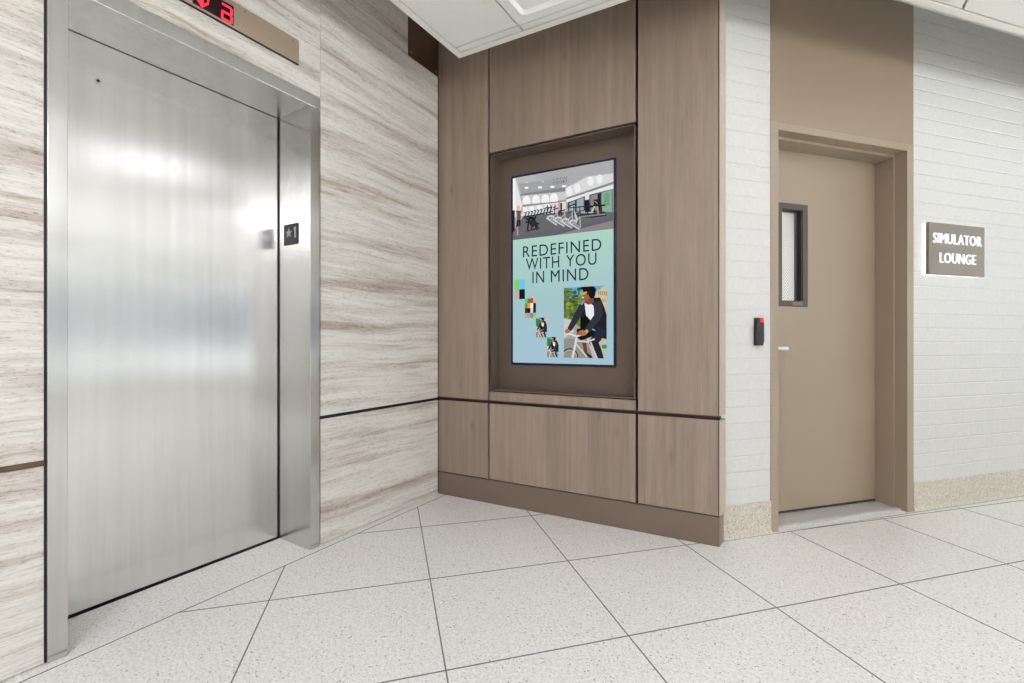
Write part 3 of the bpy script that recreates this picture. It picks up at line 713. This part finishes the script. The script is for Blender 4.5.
obj('maker_plate', box(WX0+.075, WX1-.005, LY-.0072, LY-.006, WZ0-.027, WZ0-.008), M['plinth'], wf)
hd = bmesh.new()
cyl(hd, (.418, LY-.008, .953), (.418, LY, .953), .030, 28); cyl(hd, (.418, LY-.052, .953), (.418, LY-.006, .953), .011, 20)
bx(hd, .408, .533, LY-.060, LY-.046, .943, .963, bev=.005)
obj('door_handle', hd, M['chrome'], lf)
bm = bmesh.new(); bx(bm, .345, 1.28, .170, .21, .0125, .026); obj('bottom_gap_shade', bm, M['black'], d2)  # black bar stands in for the shade under the leaf
sl = obj('sill', boxes((FI0+.001, FI1-.001, .028, .235, .0, .011), bev=.002), M['alu'], d2)
obj('sill_grip', boxes(*[(FI0+.004, FI1-.004, .034+.006*i, .037+.006*i, .0105, .012) for i in range(3)]), M['alu'], sl)

# lit room behind the door's window
bm = boxes((.2, 4.6, 2.3, 2.4, 0, 2.7), (.1, .2, .26, 2.4, 0, 2.7), (4.6, 4.7, .26, 2.4, 0, 2.7), (.2, 4.6, .26, 2.3, 2.6, 2.7))
structure('wall_lounge', bm, M['white'], FC, None)
cl = thing('ceiling_light', FC, (2.2, 1.3, 2.57), 'white ceiling light in the lounge behind the beige door', 'ceiling light')
obj('lamp_frame', boxes((1.88, 2.52, .98, 1.62, 2.57, 2.60)), M['ctrim'], cl); obj('diffuser', box(1.92, 2.48, 1.02, 1.58, 2.562, 2.571), emit('lounge_diffuser', (1, .98, .95), 60.), cl)

# ------------------------------------------------------------------ card reader and lit sign
cr = thing('card_reader', FC, (.215, 0, .97), 'slim black card reader with a red light on white brick left of beige door', 'card reader')
bm = bmesh.new(); prism(bm, [(.184, .972), (.228, .972), (.2295, 1.0), (.2285, 1.08), (.229, 1.113), (.185, 1.113), (.1835, 1.045), (.1825, 1.04), (.1825, 1.03), (.1835, 1.025)], -.022, 0)
es = [e for e in bm.edges if all(v.co.y < -.02 for v in e.verts)]
bmesh.ops.bevel(bm, geom=es, offset=.004, segments=2, affect='EDGES'); obj('body', bm, M['blackplastic'], cr)
bm = bmesh.new(); bmesh.ops.create_uvsphere(bm, u_segments=16, v_segments=8, radius=1, matrix=Matrix.Translation((.215, -.021, 1.100)) @ Matrix.Diagonal((.0125, .006, .0115, 1)))
obj('status_light', bm, M['redlamp'], cr, smooth=True)

sg = thing('lit_sign', FC, (1.64, 0, 1.383), 'backlit grey sign reading SIMULATOR LOUNGE on white brick right of beige door', 'sign')
SX0, SX1, SZ0, SZ1 = 1.408, 1.893, 1.384, 1.687
obj('sign_box', box(SX0, SX1, -.038, -.020, SZ0, SZ1, bev=.0015), M['signface'], sg)
obj('glow_panel', box(SX0+.001, SX1-.001, -.0199, -.003, SZ0+.001, SZ1-.001, bev=.004), M['signglow'], sg)
def bold(s_, x0, x1, z0, z1):
    bm = bmesh.new()
    for k in range(2):
        t = text_bm(s_, x0-.002+.0022*k, x1-.010+.0022*k, z0, z1, -.043-.0002*k, -.0381, 0, 1.12)
        me = bpy.data.meshes.new('t'); t.to_mesh(me); t.free(); bm.from_mesh(me); bpy.data.meshes.remove(me)
    return bm
obj('lettering', bold('SIMULATOR', 1.440, 1.868, 1.567, 1.627), M['signtext'], sg)
obj('lettering', bold('LOUNGE', 1.496, 1.816, 1.453, 1.514), M['signtext'], sg)

# ------------------------------------------------------------------ hung ceiling: grid skewed with the two walls
gA, gB, gC = .395, .323, .403          # gaps to the three walls
LIP = .034
def cell(a0, a1, b0, b1):
    return [meet(half(FA, a), half(FB, b)) for a, b in ((a0, b0), (a1, b0), (a1, b1), (a0, b1))]
PA, PB, MOD = .806, .404, .61
bm_tiles = bmesh.new(); bm_rec = bmesh.new()
R = .0055
big = [(-14, -14), (14, -14), (14, 14), (-14, 14)]
ext = (far_line, opp_line)
p1 = clips(big, half(FA, gA+LIP-.002), half(FB, gB+LIP-.002), *ext)
p2 = clips(big, half(FA, gA+LIP-.002), neg(half(FB, gB+LIP-.002)), half(FC, gC+LIP-.002), *ext)
DIM = {(3, 0), (5, -2), (7, -4), (9, -6), (6, -1), (8, -2), (11, -5)}
LIGHTS = DIM | {(3, 5), (4, 4), (0, 5), (2, 5), (4, 6), (6, 3), (6, 5), (8, 2), (5, 3), (1, 4), (7, 4), (2, 7), (0, 7)}  # DIM, plus unseen lamps added clear of the steel door's reflection for bounce light
lights = []
COFFER = (1, 0)
for i in range(-1, 18):
    for j in range(-16, 14):
        c = cell(PA+MOD*(i-1)+R, PA+MOD*i-R, PB+MOD*j+R, PB+MOD*(j+1)-R)
        q1 = clips(c, half(FA, gA+LIP+R), half(FB, gB+LIP+R), *ext)
        q2 = clips(c, half(FA, gA+LIP+R), neg(half(FB, gB+LIP+R)), half(FC, gC+LIP+R), *ext)
        full = q1 and len(q1) == 4 and abs(sum(q1[k][0]*q1[(k+1) % 4][1]-q1[(k+1) % 4][0]*q1[k][1] for k in range(4))/2) > .355
        fullc = q2 and len(q2) == 4 and abs(sum(q2[k][0]*q2[(k+1) % 4][1]-q2[(k+1) % 4][0]*q2[k][1] for k in range(4))/2) > .355
        if (i, j) == COFFER: continue
        if (i, j) in LIGHTS and (full or fullc):
            lights.append((c, (i, j) in DIM)); continue
        for q in (q1, q2):
            if q: slabpoly(bm_tiles, q, CZ+.003, CZ+.018)
ce = structure('ceiling', boxes((-14, 14, -14, 14, H0, H0+.2)), M['slab'])
obj('ceiling_tile', bm_tiles, M['tile'], ce)
bmr = bmesh.new()
for q in (p1, p2):
    if q: slabpoly(bmr, q, CZ+.0185, CZ+.024)
# reveal sheet is cut by nothing: lights and the coffered tile hang below it
obj('reveal_grid', bmr, M['cgap'], ce)
# perimeter trim: lip + fascia, mitred
def edge_poly(F, d0, d1, *hs): return clips(clips(big, half(F, d0), neg(half(F, d1))), *hs)
bmt = bmesh.new()
EA = half(FA, gA); EB = half(FB, gB); EC = half(FC, gC)
for q in (edge_poly(FA, gA, gA+LIP, EB, *ext), edge_poly(FA, gA, gA+LIP, neg(EB), EC, *ext),
          edge_poly(FB, gB, gB+LIP, half(FA, gA+LIP), *ext),
          edge_poly(FC, gC, gC+LIP, half(FA, gA+LIP), neg(EB), *ext)):
    if q: slabpoly(bmt, q, CZ, CZ+.005)
obj('edge_trim', bmt, M['ctrim'], ce)
bmf = bmesh.new()
for q in (edge_poly(FA, gA, gA+.004, EB, *ext), edge_poly(FB, gB, gB+.004, EA, *ext), edge_poly(FC, gC, gC+.004, EA, neg(EB), *ext)):
    if q: slabpoly(bmf, q, CZ+.005, CZ+.06)
obj('edge_fascia', bmf, M['ctrim'], ce)

# coffered lay-in panel
def inset(c, f):
    m = Vector((sum(p[0] for p in c)/4, sum(p[1] for p in c)/4))
    out = []
    for p in c:
        v = Vector(p)-m; out.append(tuple(m+v*(1-f/(v.length/math.sqrt(2)))))
    return out
def rounded(c, r, n=6):
    out = []
    for k in range(4):
        p = Vector(c[k]); a = (Vector(c[k-1])-p).normalized(); b = (Vector(c[(k+1) % 4])-p).normalized()
        for s in range(n+1):
            t = s/n; out.append(tuple(p + a*r*(1-t)**2 + b*r*t**2))
    return out
def ring(bm, outer, inner, z0, z1):
    n = len(outer)
    a = [bm.verts.new((*p, z0)) for p in outer]; b = [bm.verts.new((*p, z1)) for p in inner]
    for i in range(n): bm.faces.new((a[i], a[(i+1) % n], b[(i+1) % n], b[i]))
c0 = cell(PA+R, PA+MOD-R, PB+R, PB+MOD-R)
bm = bmesh.new()
o0 = rounded(c0, .006); o1 = rounded(inset(c0, .046), .03); o2 = rounded(inset(c0, .060), .03)
ring(bm, o0, o0, CZ+.016, CZ-.001); ring(bm, o0, o1, CZ-.001, CZ-.002); ring(bm, o1, o2, CZ-.002, CZ+.013)
bm.faces.new([bm.verts.new((*p, CZ+.013)) for p in o2])
obj('coffered_tile', bm, M['tile'], ce)

# unseen troffers, lenses dropped below the ceiling to brighten it and the wall tops
for k, (c, dim) in enumerate(lights):
    m = (sum(p[0] for p in c)/4, sum(p[1] for p in c)/4)
    tl = thing('ceiling_light', ID, (m[0], m[1], CZ), 'unseen square ceiling light in the hung ceiling grid, lens dropped to brighten ceiling and walls', 'ceiling light', 'ceiling lights in the hung ceiling')
    bm = bmesh.new(); oo, ii = c, inset(c, .03)
    ring(bm, oo, oo, CZ+.018, CZ+.0005); ring(bm, oo, ii, CZ+.0005, CZ-.001); ring(bm, ii, ii, CZ-.001, CZ+.012)
    obj('lamp_frame', bm, M['ctrim'], tl)
    obj('diffuser', slabpoly(bmesh.new(), inset(c, .060), CZ-.050, CZ+.012), M['lamp_dim' if dim else 'lamp'], tl)

# ------------------------------------------------------------------ rest of the room (seen only in reflections): opposite wall and glazed corridor end
WF = [(0., 1.8), (2.2, 4.0)]
ed = [uC_end-.3] + [x for w in WF for x in w] + [ROOM_U+.3]
structure('wall_front', boxes(*[(ed[i], ed[i+1], -ROOM_N-.25, -ROOM_N, 0, H0) for i in range(0, len(ed), 2)],
                              *[q for a, b in WF for q in ((a, b, -ROOM_N-.25, -ROOM_N, 0, .30), (a, b, -ROOM_N-.25, -ROOM_N, 2.35, H0))]), M['white'], FC)
for i, (a, b) in enumerate(WF):
    y = -ROOM_N-.16
    wn = structure('window_%d' % (i+4), boxes((a, a+.05, y, y+.06, .30, 2.35), (b-.05, b, y, y+.06, .30, 2.35), (a+.05, b-.05, y, y+.06, .30, .35), (a+.05, b-.05, y, y+.06, 2.30, 2.35), ((a+b)/2-.02, (a+b)/2+.02, y, y+.06, .35, 2.30)), M['steel_dark'], FC)
    obj('window_pane', box(a+.05, b-.05, y+.027, y+.033, .35, 2.30), M['pane'], wn)
structure('baseboard_front', boxes((uC_end, ROOM_U, -ROOM_N, -ROOM_N+.015, 0, .16)), M['cove'], FC)
sw = structure('wall_side', box(-3.65, -3.4, -3.9, .3, 0, H0), M['gap'], FA)
for k in range(4):
    obj('wood_panel', box(-3.4, -3.38, -3.9+1.0*k, -2.91+1.0*k, .15, H0), M['wood'], sw)
structure('baseboard_side', box(-3.4, -3.385, -3.9, .0, 0, .142), M['plinth'], FA)
EX = ROOM_U
piers = [(-ROOM_N, -4.7), (-3.25, -3.05), (-1.75, -1.55), (-.25, .25)]
we = structure('wall_end', boxes(*[(EX, EX+.25, a, b, .0, H0) for a, b in piers], (EX, EX+.25, -ROOM_N, .25, 2.35, H0), (EX, EX+.25, -ROOM_N, .25, 0, .25)), M['white'], FC)
for i, (a, b) in enumerate(((-4.7, -3.25), (-3.05, -1.75), (-1.55, -.25))):
    wn = structure('window_%d' % (i+1), boxes((EX+.08, EX+.14, a, a+.05, .25, 2.35), (EX+.08, EX+.14, b-.05, b, .25, 2.35), (EX+.08, EX+.14, a+.05, b-.05, .25, .30), (EX+.08, EX+.14, a+.05, b-.05, 2.30, 2.35), (EX+.08, EX+.14, (a+b)/2-.02, (a+b)/2+.02, .30, 2.30)), M['steel_dark'], FC)
    obj('window_pane', box(EX+.105, EX+.111, a+.05, b-.05, .30, 2.30), M['pane'], wn)

for o in bpy.data.objects:
    if '_b' in o: del o['_b']
